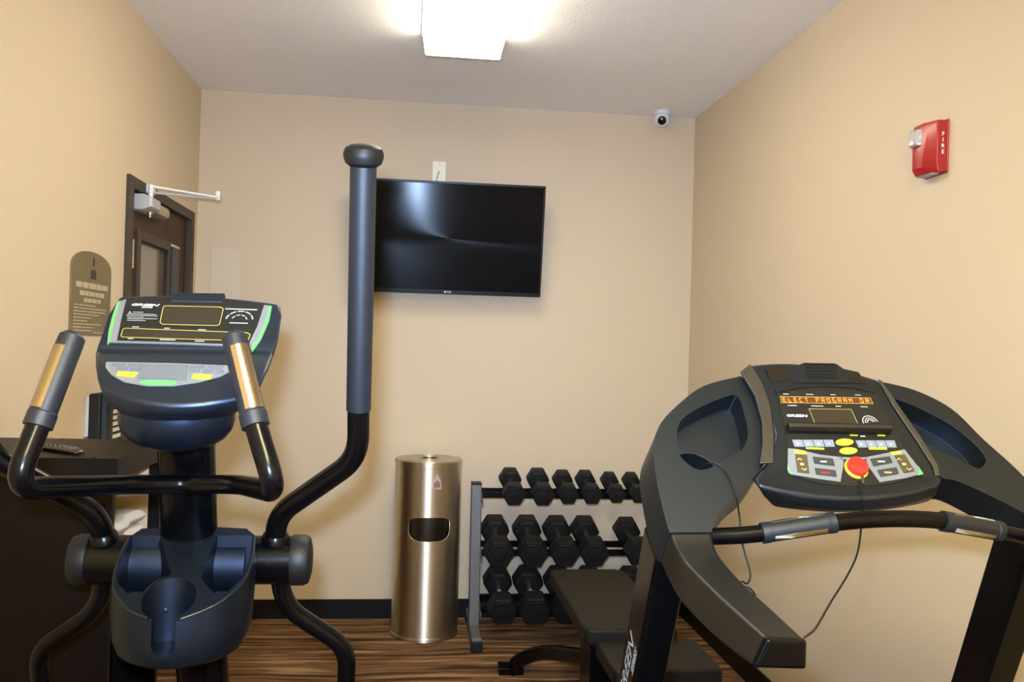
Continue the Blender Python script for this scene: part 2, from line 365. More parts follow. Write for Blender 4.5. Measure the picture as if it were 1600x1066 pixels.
t = thing('security_camera', (1.30, 4.60, CEIL), 'white dome security camera in the far ceiling corner', 'camera')
obj('mount_base', lathe([(.046,0),(.046,-.012),(.04,-.02)], (1.30, 4.60, CEIL), seg=32), M['whitep'], t)
hd = obj('camera_head', sphere((1.30, 4.60, 2.698), .043), M['whitep'], t)
dv = (CAM-V((1.30,4.60,2.70))+V((-.1,0,-.7))).normalized()
obj('lens_window', lathe([(.023,.030),(.0235,.0385),(.018,.0425),(.004,.044)], (1.30,4.60,2.698), dv, 24), M['lens'], hd)

t = thing('fire_alarm_strobe', (WR, 2.43, 2.06), 'red fire alarm strobe with clear lens on the right wall', 'alarm')
def sx(d): return WR-d
ys, yn = 2.478, 2.362; zb, zt = 1.985, 2.142
obj('backplate', box((sx(.006), yn, zb), (WR+.002, ys-.002, zt)), M['strobered'], t, bevel=.004)
ring = lambda z, k: [(sx(.004), ys-.004, z), (sx(.004), yn+.002, z), (sx(.034*k), yn+.004, z), (sx(.041*k), yn+.018, z), (sx(.046*k), yn+.034, z), (sx(.054*k), yn+.050, z), (sx(.054*k), ys-.018, z), (sx(.036*k), ys-.004, z)]
obj('housing', loft([ring(zb+.004, .80), ring(zb+.022, 1), ring(zt-.018, 1), ring(zt-.004, .9)]), M['strobered'], t, bevel=.003)
ring = lambda z, k: [(sx(.040), ys-.010, z), (sx(.040), yn+.044, z), (sx(.050*k), yn+.048, z), (sx(.068*k), yn+.060, z), (sx(.072*k), ys-.026, z), (sx(.056*k), ys-.008, z)]
obj('strobe_lens', loft([ring(zb+.088, .93), ring(zb+.094, 1), ring(zb+.128, 1), ring(zb+.136, .93)]), M['clear'], t, bevel=.002)
obj('reflector', [box((sx(.058), yn+.056, zb+.097), (sx(.055), ys-.02, zb+.127)), tube([(sx(.063), yn+.062, zb+.108), (sx(.063), ys-.026, zb+.114)], .003, 8)], M['chrome'], t)
pf = Plane((sx(.0185), yn+.003, zb+.083), (1,0,0), (0,0,1))
obj('lettering', [text_geo(ch, pf, 0, .028-i*.0172, .0158, .0016, bold=.0004) for i, ch in enumerate('FIRE')], M['white'], t, smooth=0)
obj('grille', [box((sx(.034), yn+.03, zb+.001), (sx(.012), ys-.02, zb+.008))], M['greyp'], t)

t = thing('rules_sign', (WL, 3.22, 1.59), 'olive arched rules sign on the left wall beside the door', 'sign')
sp = Plane((WL, 3.219, 1.59), (0,1,0), (0,0,1))
hw = .19; pts = [(-hw, -.14), (hw, -.14), (hw, .088)]
for i in range(1, 16):
    q = PI*i/16; pts.append((hw*math.cos(q), .088+.062*math.sin(q)**.85))
pts.append((-hw, .088))
obj('sign_board', slabuv(sp, pts, .006), M['sign'], t, bevel=.001)
ln = []
def words(b, a0, a1, h, wl):
    x = a0
    while x < a1-.004:
        w = min(random.uniform(*wl), a1-x); ln.append(rectuv(sp, x+w/2, b, w, h, .0006, .006)); x += w+.0065
words(.030, -.15, .155, .019, (.04,.09)); words(.002, -.115, .125, .016, (.03,.07)); words(-.021, -.075, .085, .014, (.03,.06))
for i, wd in enumerate((.20,.31,.30,.24,.16,.13,.26,.18,.17)): words(-.039-.0108*i, -.165, -.165+wd, .0042, (.015,.045))
words(-.132, .02, .12, .004, (.02,.04))
obj('text_lines', ln, M['signtext'], t, smooth=0)
obj('emblem', [slabuv(sp, [(-.02,.055),(.03,.055),(.035,.075),(.02,.09),(-.02,.085)], .0006, .006), slabuv(sp, [(-.002,.102),(.012,.098),(.018,.118),(.006,.134),(-.004,.122)], .0006, .006)], M['doorframe'], t, smooth=0)

t = thing('wall_phone', (WL, 3.30, 1.15), 'black wall phone with white key rows beside the door', 'telephone')
obj('mount_plate', box((WL, 3.195, 1.095), (WL+.014, 3.41, 1.236)), M['alu'], t, bevel=.003)
obj('phone_body', box((WL+.012, 3.20, 1.045), (WL+.052, 3.42, 1.245)), M['blackmatte'], t, bevel=.006)
obj('handset', loft([[(WL+.05+dx, y, z) for dx, y in ((0,3.21),(.03*k,3.215),(.034*k,3.235),(.034*k,3.265),(.03*k,3.275),(0,3.28))] for z, k in ((1.03,1),(1.06,1.1),(1.085,.7),(1.2,.7),(1.225,1.1),(1.262,1))]), M['blackmatte'], t, bevel=.004)
obj('keypad', [box((WL+.050, 3.315, z), (WL+.055, 3.415, z+.014)) for z in (1.05,1.075,1.10,1.122,1.144,1.166,1.19)], M['phonelabel'], t, bevel=.001)

# ------------------------------------------------------------------ tall cabinet at the left, with what stands in and on it
CX, CY0, CY1, CZ = -.662, 2.10, 2.50, 1.167
t = thing('towel_cabinet', (-.9, 2.3, 0), 'dark espresso side cabinet standing against the left wall', 'cabinet')
obj('top_panel', box((WL+.005, CY0, CZ-.052), (CX, CY1, CZ)), M['cab'], t, bevel=.002)
obj('side_panel', box((WL+.012, CY0+.006, .02), (CX-.012, CY0+.028, CZ-.052)), M['cab'], t, bevel=.001)
obj('side_panel', box((WL+.012, CY1-.028, .02), (CX-.004, CY1-.004, CZ-.052)), M['cab'], t, bevel=.001)
obj('liner_panel', box((WL+.03, CY1-.034, .80), (CX-.035, CY1-.0285, CZ-.052)), M['maple'], t, smooth=0)
obj('back_panel', box((WL+.006, CY0+.028, .05), (WL+.02, CY1-.028, CZ-.052)), M['maple'], t, smooth=0)
for z in (.05, .42, .86): obj('shelf', box((WL+.02, CY0+.028, z), (CX-.02, CY1-.034, z+.02)), M['cab'], t, bevel=.001)
for x in (WL+.04, CX-.05):
    for y in (CY0+.02, CY1-.05): obj('foot', box((x, y, 0), (x+.03, y+.03, .03)), M['blackmatte'], t)
for x, y in ((CX-.06, CY0+.02), (WL+.2, CY1-.02)): obj('screw_cap', lathe([(.006,0),(.006,.0012)], (x, y, CZ), seg=12), M['blackmatte'], t)
tw = []
for i in range(3):
    z0 = .8815+.0375*i; ringz = []
    for k in range(7):
        q = k/6; y = CY0+.05+(CY1-CY0-.10)*q
        w = .02*math.sin(k*2.1+i)
        ringz.append([(WL+.06, y, z0), (CX-.05+w*.3, y, z0), (CX-.035+w*.3, y, z0+.016), (CX-.05+w*.3, y, z0+.032+.003*math.sin(k*1.7)), (WL+.06, y, z0+.032)])
    tw.append(ringz)
for i, rz in enumerate(tw):
    tag(obj('folded_towel', loft(rz), M['towel'], bevel=.006, seg=3), ['white folded towel at the bottom of the pile inside the dark cabinet', 'white folded towel in the middle of the pile inside the dark cabinet', 'white folded towel on top of the pile inside the dark cabinet'][i], 'towel', 'towels piled in the cabinet')
ra, rb = atz(58, 693, CZ+.012), atz(126, 703, CZ+.012)
dd = (rb-ra); dd.z = 0; sd = V((-dd.y, dd.x, 0)).normalized(); L0 = dd.length
rg = []
for q, w, h in ((0,.010,.006),(.03,.017,.011),(.12,.021,.015),(.5,.019,.014),(.85,.021,.016),(.96,.017,.012),(1,.011,.007)):
    c = V((ra.x, ra.y, CZ+.001))+dd*q
    rg.append([c-sd*w*.8, c-sd*w+V((0,0,h*.5)), c-sd*w*.7+V((0,0,h)), c+sd*w*.7+V((0,0,h)), c+sd*w+V((0,0,h*.5)), c+sd*w*.8])
t = thing('remote_control', (ra+dd*.5)*1, 'dark remote control lying on top of the espresso cabinet', 'remote control'); t.location.z = CZ
obj('remote_body', loft(rg), M['remote'], t, sub=1, smooth=60)
bt = []
for i in range(7):
    for j in (-1,0,1):
        c = V((ra.x, ra.y, CZ+.0135))+dd*(.18+.1*i)+sd*(.010*j); bt.append(lathe([(.0032,0),(.0032,.003)], c, seg=8))
obj('button', bt, M['dkkey'], t)

# ------------------------------------------------------------------ steel wipe bin
t = thing('wipe_bin', (.10, 4.455, 0), 'tall brushed steel wipe dispenser bin against the back wall', 'bin')
bc = (.10, 4.455)
obj('bin_body', lathe([(.160,.004),(.166,.012),(.166,.85)], (*bc,0), seg=72), M['steel'], t)
obj('lid', lathe([(.1655,.846),(.169,.848),(.169,.872),(.165,.877),(.06,.879),(.055,.878),(.05,.868),(.002,.868)], (*bc,0), seg=72), M['steel'], t)
obj('dispenser_hole', [lathe([(.018,0),(.018,.003),(.008,.0035)], (bc[0]-.012, bc[1], .878), seg=20), lathe([(.012,0),(.012,.003),(.004,.0035)], (bc[0]+.024, bc[1]+.004, .878), seg=20)], M['blackmatte'], t)
def on_bin(a, z, r): q = -PI/2+a/.166; return V((bc[0]+r*math.cos(q), bc[1]+r*math.sin(q), z))
a0 = (Plane((bc[0], bc[1]-.166, 0), (1,0,0), (0,0,1)))
ov = []
for i in range(48):
    q = 2*PI*i/48; c, s = math.cos(q), math.sin(q)
    ov.append((.009+.108*math.copysign(abs(c)**.62, c), .552+.062*math.copysign(abs(s)**.72, s) if s < 0 else .552+.058*min(1, abs(s)**.45*1.0)))
def bin_patch(pts, r, n=10, inner=.160):
    c0 = sum(p[0] for p in pts)/len(pts); c1 = sum(p[1] for p in pts)/len(pts)
    rg = [[on_bin(a, z, inner) for a, z in pts]]
    for i in range(n+1):
        k = max(1-i/n, .01); rg.append([on_bin(c0+(a-c0)*k, c1+(z-c1)*k, r) for a, z in pts])
    return loft(rg)
def dense(pts, n=5): return [(pts[i][0]+(pts[(i+1) % len(pts)][0]-pts[i][0])*k/n, pts[i][1]+(pts[(i+1) % len(pts)][1]-pts[i][1])*k/n) for i in range(len(pts)) for k in range(n)]
obj('flap', bin_patch(ov, .1668), M['steeldark'], t, smooth=30)
obj('opening_rim', tube([on_bin(a, z, .1665) for a, z in ov]+[on_bin(*ov[0], .1665)], .0018, 6), M['steel'], t)
def sticker(pts, r): return [on_bin(a, z, r) for a, z in pts]
w = [(.018,.746),(.062,.746),(.062,.782),(.04,.822),(.018,.786)]
obj('warning_sticker', bin_patch(dense(w), .1668, 6), M['greyp'], t, smooth=30)
w2 = [(.024,.754),(.056,.754),(.056,.776),(.04,.792),(.024,.776)]
obj('red_symbol', bin_patch(dense(w2), .1673, 6), M['redprint'], t, smooth=30)
obj('base_ring', lathe([(.167,0),(.170,.002),(.170,.016),(.166,.02)], (*bc,0), seg=72), M['steel'], t)

# ------------------------------------------------------------------ dumbbell rack
RX0, RX1 = .319, 1.31
t = thing('dumbbell_rack', ((RX0+RX1)/2, 4.42, 0), 'grey three tier dumbbell rack against the back wall', 'rack')
def slope_box(x0, x1, pts):                                         # side profile (y,z) polygon with a width in x
    return loft([[(x, y, z) for y, z in pts] for x in (x0, x1)])
for x in (RX0, RX1-.05):
    obj('upright', slope_box(x, x+.05, [(4.36,.055),(4.43,.055),(4.50,.75),(4.43,.75)]), M['greysteel'], t, bevel=.004)
    obj('foot_bar', slope_box(x, x+.05, [(4.155,.02),(4.66,.02),(4.66,.065),(4.16,.065)]), M['greysteel'], t, bevel=.006)
    obj('end_cap', box((x-.001, 4.428, .749), (x+.051, 4.502, .757)), M['blackmatte'], t, bevel=.002)
    obj('foot_pad', box((x-.002, 4.148, 0), (x+.052, 4.20, .05)), M['blackmatte'], t, bevel=.004)
    obj('foot_pad', box((x-.002, 4.62, 0), (x+.052, 4.665, .03)), M['blackmatte'], t, bevel=.004)
TIER = []                                                            # heads of each tier: near (y,z), far (y,z)
for nm, yn, pn, pf, px in (('top', 4.30, 772, 748, 850), ('mid', 4.27, 860, 828, 850), ('low', 4.24, 947, 909, 800)):
    yf = yn+(.195 if nm == 'top' else .235); n_ = at(px, pn, yn); f_ = at(px, pf, yf); TIER.append((yn, n_.z, yf, f_.z))
    for q in ((.37, .63) if nm == 'top' else (.29, .71)):
        y, z = yn+(yf-yn)*q, n_.z+(f_.z-n_.z)*q-.0172*{'top':.89,'mid':1.15,'low':1.21}[nm]-.007
        obj('rail', slope_box(RX0+.05, RX1-.05, [(y-.010, z-.030), (y+.008, z-.028), (y+.010, z), (y-.010, z+.001)]), M['black'], t, bevel=.002)
    for x in (RX0+.048, RX1-.054):
        obj('shelf_bracket', slope_box(x, x+.006, [(yn+.05, z-.085), (yf-.03, z-.055), (yf-.03, z-.03), (yn+.05, z-.06)]), M['greysteel'], t)
# one dumbbell: axis along its own y, centre at the origin
def make_dumbbell():
    t = thing('hex_dumbbell', (0,0,0), 'x', 'dumbbell', 'hex dumbbells on the rack')
    R = .0665                                                        # corner radius for a 115 mm wide head
    for s in (-1, 1):
        rings = []
        for y, k in ((.058, .80), (.066, .97), (.075, 1), (.122, 1), (.131, .95), (.136, .82)):
            rings.append([(R*k*math.cos(PI/3*i), s*y, R*k*math.sin(PI/3*i)) for i in range(6)])
        h = obj('head', loft(rings), M['rubber'], t, bevel=.006, seg=3)
        obj('face_disc', lathe([(.030,0),(.030,.0015),(.026,.0022)], (0, s*.1355, 0), (0,s,0), 24), M['blackmatte'], h)
    obj('handle', lathe([(.013,-.062),(.0135,-.05),(.0165,-.02),(.0172,0),(.0165,.02),(.0135,.05),(.013,.062)], (0,0,0), (0,1,0), 20), M['chrome'], t)
    return t
def copy_tree(o, parent=None):
    c = o.copy(); COL.objects.link(c)
    if parent: c.parent = parent
    for ch in list(o.children): copy_tree(ch, c)
    return c
proto = make_dumbbell()
ordw = ['leftmost', 'second from left', 'third from left', 'fourth from left', 'fifth from left', 'sixth from left']
rowsd = [('top', [(803,.118,.100),(848,.118,.100),(888,.108,.092),(925,.108,.092),(964,.096,.086),(999,.096,.086)]),
         ('middle', [(779,.152,.132),(832,.152,.132),(881,.150,.13),(927,.150,.13),(996,.142,.125)]),
         ('bottom', [(784,.150,.140),(834,.160,.140),(884,.156,.137),(935,.156,.137),(1003,.150,.137)])]
first = True
for ti, (rn, ds) in enumerate(rowsd):
    for i, (px, wd, ln_) in enumerate(ds):
        o = proto if first else copy_tree(proto); first = False
        s = wd/.133; o.scale = (s, ln_/.100, s)
        yn, zn, yf, zf_ = TIER[ti]; sl = math.atan2(zf_-zn, yf-yn)
        nx = at(px, (772, 860, 948)[ti], yn).x
        o.location = (nx, (yn+yf)/2, (zn+zf_)/2); o.rotation_euler = (sl, 0, 0)
        o['label'] = 'black hex dumbbell, %s on the %s tier of the rack' % (ordw[i], rn)
        o['group'] = 'hex dumbbells on the %s tier' % rn

# ------------------------------------------------------------------ weight bench
t = thing('weight_bench', (.82, 3.4, 0), 'black padded weight bench in front of the dumbbell rack', 'bench')
def pad(x0, x1, y0, y1, z, ch, th):
    o = [(x0+ch, y0), (x1-ch, y0), (x1, y0+ch), (x1, y1-ch*2), (x1-ch*2, y1), (x0+ch*2, y1), (x0, y1-ch*2), (x0, y0+ch)]
    return loft([[(x, y, z+dz) for x, y in o] for dz in (-th, 0)])
obj('back_pad', pad(.64, .985, 3.075, 3.935, .452, .018, .06), M['vinylpad'], t, bevel=.014, seg=3)
obj('seat_pad', pad(.675, 1.040, 2.77, 3.085, .418, .012, .055), M['vinylpad'], t, bevel=.012, seg=3)
obj('pad_board', [box((.67, 3.10, .378), (.955, 3.9, .392)), box((.70, 2.79, .35), (1.015, 3.06, .363))], M['blackmatte'], t)
obj('main_beam', [tube([(.83, 2.78, .20), (.82, 3.0, .20), (.81, 3.60, .15)], 1, 12, sq=(.035,.03,.3))], M['black'], t)
obj('support_post', [tube([(.80, 3.25, .17), (.80, 3.12, .385)], 1, 12, sq=(.032,.03,.3)), box((.665, 3.10, .10), (.955, 3.28, .383))], M['black'], t)
obj('support_post', tube([(.80, 3.55, .15), (.80, 3.5, .385)], 1, 12, sq=(.028,.026,.3)), M['black'], t)
lg_ = [V((.76,3.20,.30)), at(916,1027,3.36), at(852,1020,3.72), at(812,1033,3.85), at(797,1060,3.90)]
for sg in (0, 1):
    f_ = (lambda p: V(p)) if not sg else (lambda p: V((1.625-p[0], p[1], p[2])))
    obj('rear_leg', tube([f_(p) for p in catmull(lg_, 7)], 1, 12, sq=(.031,.029,.6)), M['black'], t)
    q_ = f_(lg_[-1]); obj('foot_plate', box((q_.x-.055, q_.y-.045, 0), (q_.x+.055, q_.y+.045, .032)), M['black'], t, bevel=.004)
obj('front_leg', [tube(fillet([(.58, 2.80, .03), (.62, 2.80, .14), (.83, 2.80, .16), (1.04, 2.80, .14), (1.08, 2.80, .03)], .08), 1, 12, sq=(.03,.03,.35)), box((.54, 2.76, 0), (.63, 2.85, .032)), box((1.03, 2.76, 0), (1.12, 2.85, .032))], M['black'], t)

# ------------------------------------------------------------------ bodies swept from left to right or along an arm
def mix(a, b, t): return V(a)*(1-t)+V(b)*t
def station_body(rows, n=10):
    """rows: (left point, right point, bulge vector); the rows go once round the body"""
    rings = []
    for i in range(n+1):
        s = i/n; k = 4*s*(1-s); rings.append([mix(l, r, s)+V(b)*k for l, r, b in rows])
    return loft(rings)
def strip_body(rows, n=5):
    """rows: (outer top, inner top, downward vector)"""
    a = catmull([r[0] for r in rows], n); b = catmull([r[1] for r in rows], n)
    c = catmull([V(r[1])+V(r[2]) for r in rows], n); d = catmull([V(r[0])+V(r[2])+V(r[3] if len(r) > 3 else (0,0,0)) for r in rows], n)
    return loft([[a[i], b[i], c[i], d[i]] for i in range(len(a))])
def shell_strip(p, q, r, a0, a1, th, seg=10):
    """a curved plate round the axis p-q between two angles, 0 = towards the user side"""
    ax = (q-p).normalized(); f = (CAM-p); f = (f-ax*f.dot(ax)).normalized(); s = ax.cross(f)
    rings = []
    for base in (p, q):
        o = [base+f*(r+th)*math.cos(a)+s*(r+th)*math.sin(a) for a in [a0+(a1-a0)*i/seg for i in range(seg+1)]]
        o += [base+f*(r-.002)*math.cos(a)+s*(r-.002)*math.sin(a) for a in [a1+(a0-a1)*i/seg for i in range(seg+1)]]
        rings.append(o)
    return loft(rings)
def ellipse(pl, px, py, rx, ry, n=24):
    return [(px+rx*math.cos(2*PI*i/n), py+ry*math.sin(2*PI*i/n)) for i in range(n)]
def arc(pl, a, b, r, t0, t1, w, off, th=.0003, n=14):
    f1 = [pl.at(a+(r+w/2)*math.cos(t0+(t1-t0)*i/n), b+(r+w/2)*math.sin(t0+(t1-t0)*i/n), off) for i in range(n+1)]
    f2 = [pl.at(a+(r-w/2)*math.cos(t0+(t1-t0)*i/n), b+(r-w/2)*math.sin(t0+(t1-t0)*i/n), off) for i in range(n+1)]
    return loft([[x, y, y+pl.n*th, x+pl.n*th] for x, y in zip(f1, f2)])
def dash(pl, px, py, w, h, off=0, th=.0004): a, b = uv_of(pl, px, py, off); return rectuv(pl, a, b, w, h, th, off)

# ------------------------------------------------------------------ elliptical trainer
XE = -.42
ET = thing('elliptical_trainer', (XE, 1.6, 0), 'black and navy elliptical trainer with two tall swinging arms', 'elliptical')
q0, q1 = atx(290,525,XE), atx(310,460,XE); ED = Plane(q0, (1,0,0), q1-q0)
k0, k1 = atx(247,598,XE), atx(262,566,XE); EK = Plane(k0, (1,0,0), k1-k0)
rows = [(ED.px(188,463,-.004), ED.px(437,475,-.004), ED.v*.013),
        (ED.px(166,492), ED.px(444,494), ED.v*.004),
        (ED.px(154,530), ED.px(437,528), (0,0,0)),
        (ED.px(151,541), ED.px(433,541), (0,0,0)),
        (ED.px(150,549,-.004), ED.px(429,552,-.004), (0,0,0)),
        (EK.px(149,566), EK.px(420,574), (0,0,0)),
        (EK.px(150,590), EK.px(411,600), (0,-.012,-.0080)),
        (at(155,606,k0.y-.012), at(402,615,k0.y-.012), (0,-.040,-.020)),
        (at(166,628,k0.y-.004), at(392,633,k0.y-.004), (0,-.042,-.012)),
        (at(192,650,k0.y+.03), at(366,648,k0.y+.03), (0,-.050,-.006)),
        (at(205,640,k0.y+.15), at(350,640,k0.y+.15), (0,0,0)),
        (ED.px(188,540,-.09), ED.px(400,548,-.09), (0,.01,0)),
        (ED.px(182,480,-.055), ED.px(436,492,-.055), ED.v*.010)]
con = obj('console', station_body(rows, 16), M['navy'], ET, bevel=.009, seg=3)
obj('console_rim', [slab(ED, [(268,460),(352,461),(353,466),(347,475),(268,474)], .005, -.002)], M['navy'], con, bevel=.002)
pan = obj('display_panel', slab(ED, [(183,534),(190,500),(198,469),(268,466),(352,469),(414,478),(405,508),(388,541),(290,537)], .002), M['panel'], con, smooth=0)
obj('silver_trim', [slab(ED, [(172,534),(177,505),(188,472),(198,469),(190,500),(183,534)], .0025), slab(ED, [(413,478),(420,479),(416,500),(404,530),(392,547),(388,541),(402,512)], .0025), slab(ED, [(172,534),(290,537),(388,541),(388,543),(290,539),(171,536)], .0028)], M['silver'], con, smooth=0)
obj('green_trim', [slab(ED, [(168,540),(170,520),(176,495),(184,473),(188,472),(180,500),(175,520),(172,536)], .0028), slab(ED, [(420,479),(425,480),(421,502),(408,532),(394,552),(392,546),(404,530),(416,500)], .0028)], M['green'], con, smooth=0)
L1 = [(258,478),(345,480),(349,483),(343,507),(339,509),(254,507),(250,504),(255,480)]
L2 = [(195,513),(386,520),(391,523),(388,531),(384,533),(192,527),(189,525),(192,515)]
obj('display_window', [slab(ED, L1, .0006, .002), slab(ED, L2, .0006, .002)], M['lcd'], con, smooth=0)
obj('yellow_outline', [outline(ED, L1, .0014, .0004, .0026), outline(ED, L2, .0014, .0004, .0026)], M['yline'], con, smooth=0)
a, b = uv_of(ED, 226, 478)
obj('logo', [text_geo('GREEN', ED, a, b, .0085, .002, sx=1.9, shear=.3, bold=.0002), text_geo('SERIES', ED, a+.006, b-.0068, .0048, .002, sx=1.5, shear=.3)], M['white'], con, smooth=0)
tx = [slab(ED, [(201,489),(203,486),(205,489)], .0003, .002), dash(ED, 216, 488, .018, .0012, .002)]
for (x, y, w) in ((222,491,.052),(222,493.3,.057),(212,495.7,.030),(236,498.3,.022),(212,498.2,.030),(213,501,.033)): tx.append(dash(ED, x, y, w, .0011, .002))
obj('warning_print', tx, M['greyp'], con, smooth=0)
for (x, y, w) in ((212,511,.012),(261,513,.010),(316,515.5,.014),(367,517.5,.012),(204,529.3,.010),(262,531.3,.028),(312,533.3,.017)): obj('display_label', dash(ED, x, y, w, .002, .002), M['greyp'], con, smooth=0)
a, b = uv_of(ED, 374, 501)
tx = [dash(ED, 377, 483.5, .060, .0028, .002), dash(ED, 373, 505, .034, .0024, .002)]
tx += [arc(ED, a, b, .0245, .1+.62*i, .1+.62*i+.5, .0026, .002) for i in range(5)]+[arc(ED, a, b, .0135, .1+.75*i, .1+.75*i+.55, .0022, .002) for i in range(4)]
obj('gauge_print', tx, M['greyp'], con, smooth=0)
obj('keypad', slab(EK, [(166,567),(165,575),(174,587),(194,598),(229,604),(270,604),(311,598),(345,589),(362,580),(364,573),(270,569)], .002), M['silver'], con, smooth=0)
ks = []
for x0, x1, y0, y1 in ((173,196,568.5,572.5),(199,222,569,573),(180,199,575,579),(202,221,575.5,579.5),(294,320,571.5,575.5),(323,349,572.5,576.5),(294,313,578,582),(316,333,578.7,582.7),(335,350,579,583.3)):
    ks.append(slab(EK, [(x0,y1),(x1-2,y1+.3),(x1,y0+.3),(x0+2,y0)], .0022, .002))
ks.append(slab(EK, [(216,592),(291,595),(293,573),(223,571)], .004, .002))
obj('key_block', ks, M['keygrey'], con, bevel=.0006, seg=1)
for q in ([(182,588),(211,590),(216,584),(185,582)], [(299,592),(329,594),(333,588),(303,586)]): obj('yellow_key', slab(EK, q, .003, .002), M['yellow'], con, bevel=.0006, seg=1)
obj('green_badge', slab(EK, ellipse(EK, 247, 598.5, 29, 4.2), .001, .002), M['green'], con, smooth=0)
pc = at(277, 655, k0.y+.075)
rg = []
for dz, k in ((.018,1.0),(0,1.0),(-.018,.95),(-.034,.82),(-.046,.62),(-.054,.34)):
    rg.append([pc+V((.098*k*math.cos(2*PI*i/36), (.085*k)*math.sin(2*PI*i/36), dz)) for i in range(36)])
obj('mount_cover', loft(rg), M['navydeep'], ET, smooth=50)
cA, cB, cC = atx(291,672,XE), atx(296,840,XE), atx(303,885,XE)
obj('upright_column', tube([cA+V((0,-.02,.05)), cA, cB, cC, V((XE-.0, 1.93, .72)), V((XE, 2.08, .10))], 1, 28, sq=(.040,.052,.8), ref=(0,1,.1)), M['black'], ET)
HY = atx(300,875,XE); hc = V((XE, HY.y, HY.z))
hl, hr = at(125,875,HY.y).x, at(474,875,HY.y).x
obj('pivot_axle', tube([V((hl, hc.y, hc.z)), V((hr, hc.y, hc.z))], .0475, 36), M['black'], ET)
sl_, sr_ = at(211,875,HY.y).x, at(391,875,HY.y).x
obj('axle_cover', tube([V((sl_, hc.y-.012, hc.z-.006)), V((sr_, hc.y-.012, hc.z-.006))], .0580, 40), M['traynavy'], ET)
for x, s in ((hl, -1), (hr, 1)):
    obj('axle_cap', lathe([(.0490,-.022),(.0500,-.018),(.0500,.002),(.045,.012),(.03,.016),(.004,.017)], (x, hc.y, hc.z), (s,0,0), 36), M['blackmatte'], ET)

def mirror(p): return V((2*XE-p[0], p[1], p[2]))
armR = [at(430,872,HY.y), at(431,806,HY.y-.03), at(560,716,1.675), at(560,637,1.65), at(568,250,1.525)]
lowR = [at(434,880,HY.y+.0), at(444,948,HY.y+.02), at(542,1012,HY.y+.05), at(541,1070,HY.y+.075)]
lowR.append(V((lowR[-1].x-.005, lowR[-1].y+.09, .36)))
grR = [at(560.3,640,1.65), at(568,250,1.525)]
for fn in (lambda p: V(p), lambda p: mirror(p)+V((-.014*max(0, min(1, (p[2]-1.05)/.2)), 0, 0))):
    p = [fn(q) for q in armR]; l = [fn(q) for q in lowR]; g = [fn(q) for q in grR]
    ar = obj('swing_arm', tube(fillet(p, [0,.09,.11,.05,0], 10), .0205, 24), M['black'], ET)
    obj('foam_grip', tube(g, .0228, 24), M['foam'], ar)
    d = (g[1]-g[0]).normalized()
    obj('grip_knob', lathe([(.0225,-.012),(.031,-.006),(.0345,.004),(.0345,.012),(.031,.020),(.022,.025),(.010,.027),(.002,.0275)], g[1], d, 32), M['blackmatte'], ar)
    obj('weld_collar', lathe([(.029,-.006),(.026,.004),(.022,.010)], p[0]+(p[1]-p[0]).normalized()*.046, p[1]-p[0], 24), M['black'], ar)
    obj('lower_arm', tube(fillet(l, [0,.09,.10,.05,0], 10), .0185, 24), M['black'], ET)

# fixed hand bar with pulse grips
hb = [at(113,527,1.425), at(60,664,1.375), at(20,764,1.335), at(205,757,1.62), at(290,757,1.672), at(372,757,1.62), at(432,769,1.335), at(399,664,1.375), at(366,527,1.425)]
HB = obj('hand_bar', tube(fillet(hb, [0,.05,.060,.10,.03,.10,.055,.05,0], 10), .0172, 24), M['black'], ET)
for (p, q, a0, a1) in ((hb[1], hb[0], .25, 1.75), (hb[7], hb[8], -1.15, .45)):
    d = (q-p).normalized()
    g = obj('pulse_grip', lathe([(.0185,-.004),(.0212,-.003),(.0212,.018),(.0196,.020),(.0196,(q-p).length-.012),(.0190,(q-p).length),(.012,(q-p).length+.007),(.002,(q-p).length+.009)], p, d, 30), M['foam'], HB)
    obj('metal_contact', shell_strip(p+d*.022, q-d*.020, .0197, -a1, -a0, .0008), M['contact'], g)
# tray with bottle slot
TF, TB = atx(255,972,XE*.97), atx(302,836,XE*.97); TP = Plane(TF, (1,0,0), TB-TF)
tr_px = catmull([(204,838,0),(190,862,0),(177,897,0),(178,928,0),(200,956,0),(232,970,0),(256,974,0),(281,970,0),(318,957,0),(351,940,0),(383,908,0),(396,872,0),(400,838,0)], 4)
out = [TP.px(p.x, p.y) for p in tr_px]+[TP.px(385,826), TP.px(300,822), TP.px(222,826)]
cen = sum(out, V((0,0,0)))/len(out); zb = TF.z-.088
rings = []
for t_, k in ((0,1),(.45,1.01),(.75,.985),(.92,.90),(1.0,.74),(1.03,.40)):
    rings.append([V((cen.x+(p.x-cen.x)*k, cen.y+(p.y-cen.y)*k, p.z*(1-t_)+zb*t_)) for p in out])
tray = obj('accessory_tray', loft(rings), M['traynavy'], ET)
def down(pts, z): 
    P = [TP.px(x, y) for x, y in pts]; return loft([[p+V((0,0,.06)) for p in P], [V((p.x, p.y, z)) for p in P]])
zf = TF.z
cp = TP.px(264,936); cup = lathe([(.044, zf-.062), (.046, zf+.12)], (cp.x, cp.y, 0), seg=40)
s0, s1 = TP.px(238,968).x, TP.px(276,968).x
slot = loft([[(s0, cp.y, z), (s1, cp.y, z), (s1, TF.y-.06, z), (s0, TF.y-.06, z)] for z in (zf-.040, zf+.1)])
slot2 = lathe([((s1-s0)/2, -.10), ((s1-s0)/2, .02)], ((s0+s1)/2, TF.y, zf-.040), (0,1,-.15), 24)
carve(tray, [down([(207,837),(250,837),(259,868),(268,898),(248,904),(232,916),(222,927),(198,927),(184,912),(183,895),(194,862)], zf-.020), cup,
             down([(340,837),(394,837),(391,872),(379,902),(354,927),(336,928),(324,917),(314,903),(320,880)], zf-.020), slot, slot2], bevel=.0022, seg=2)
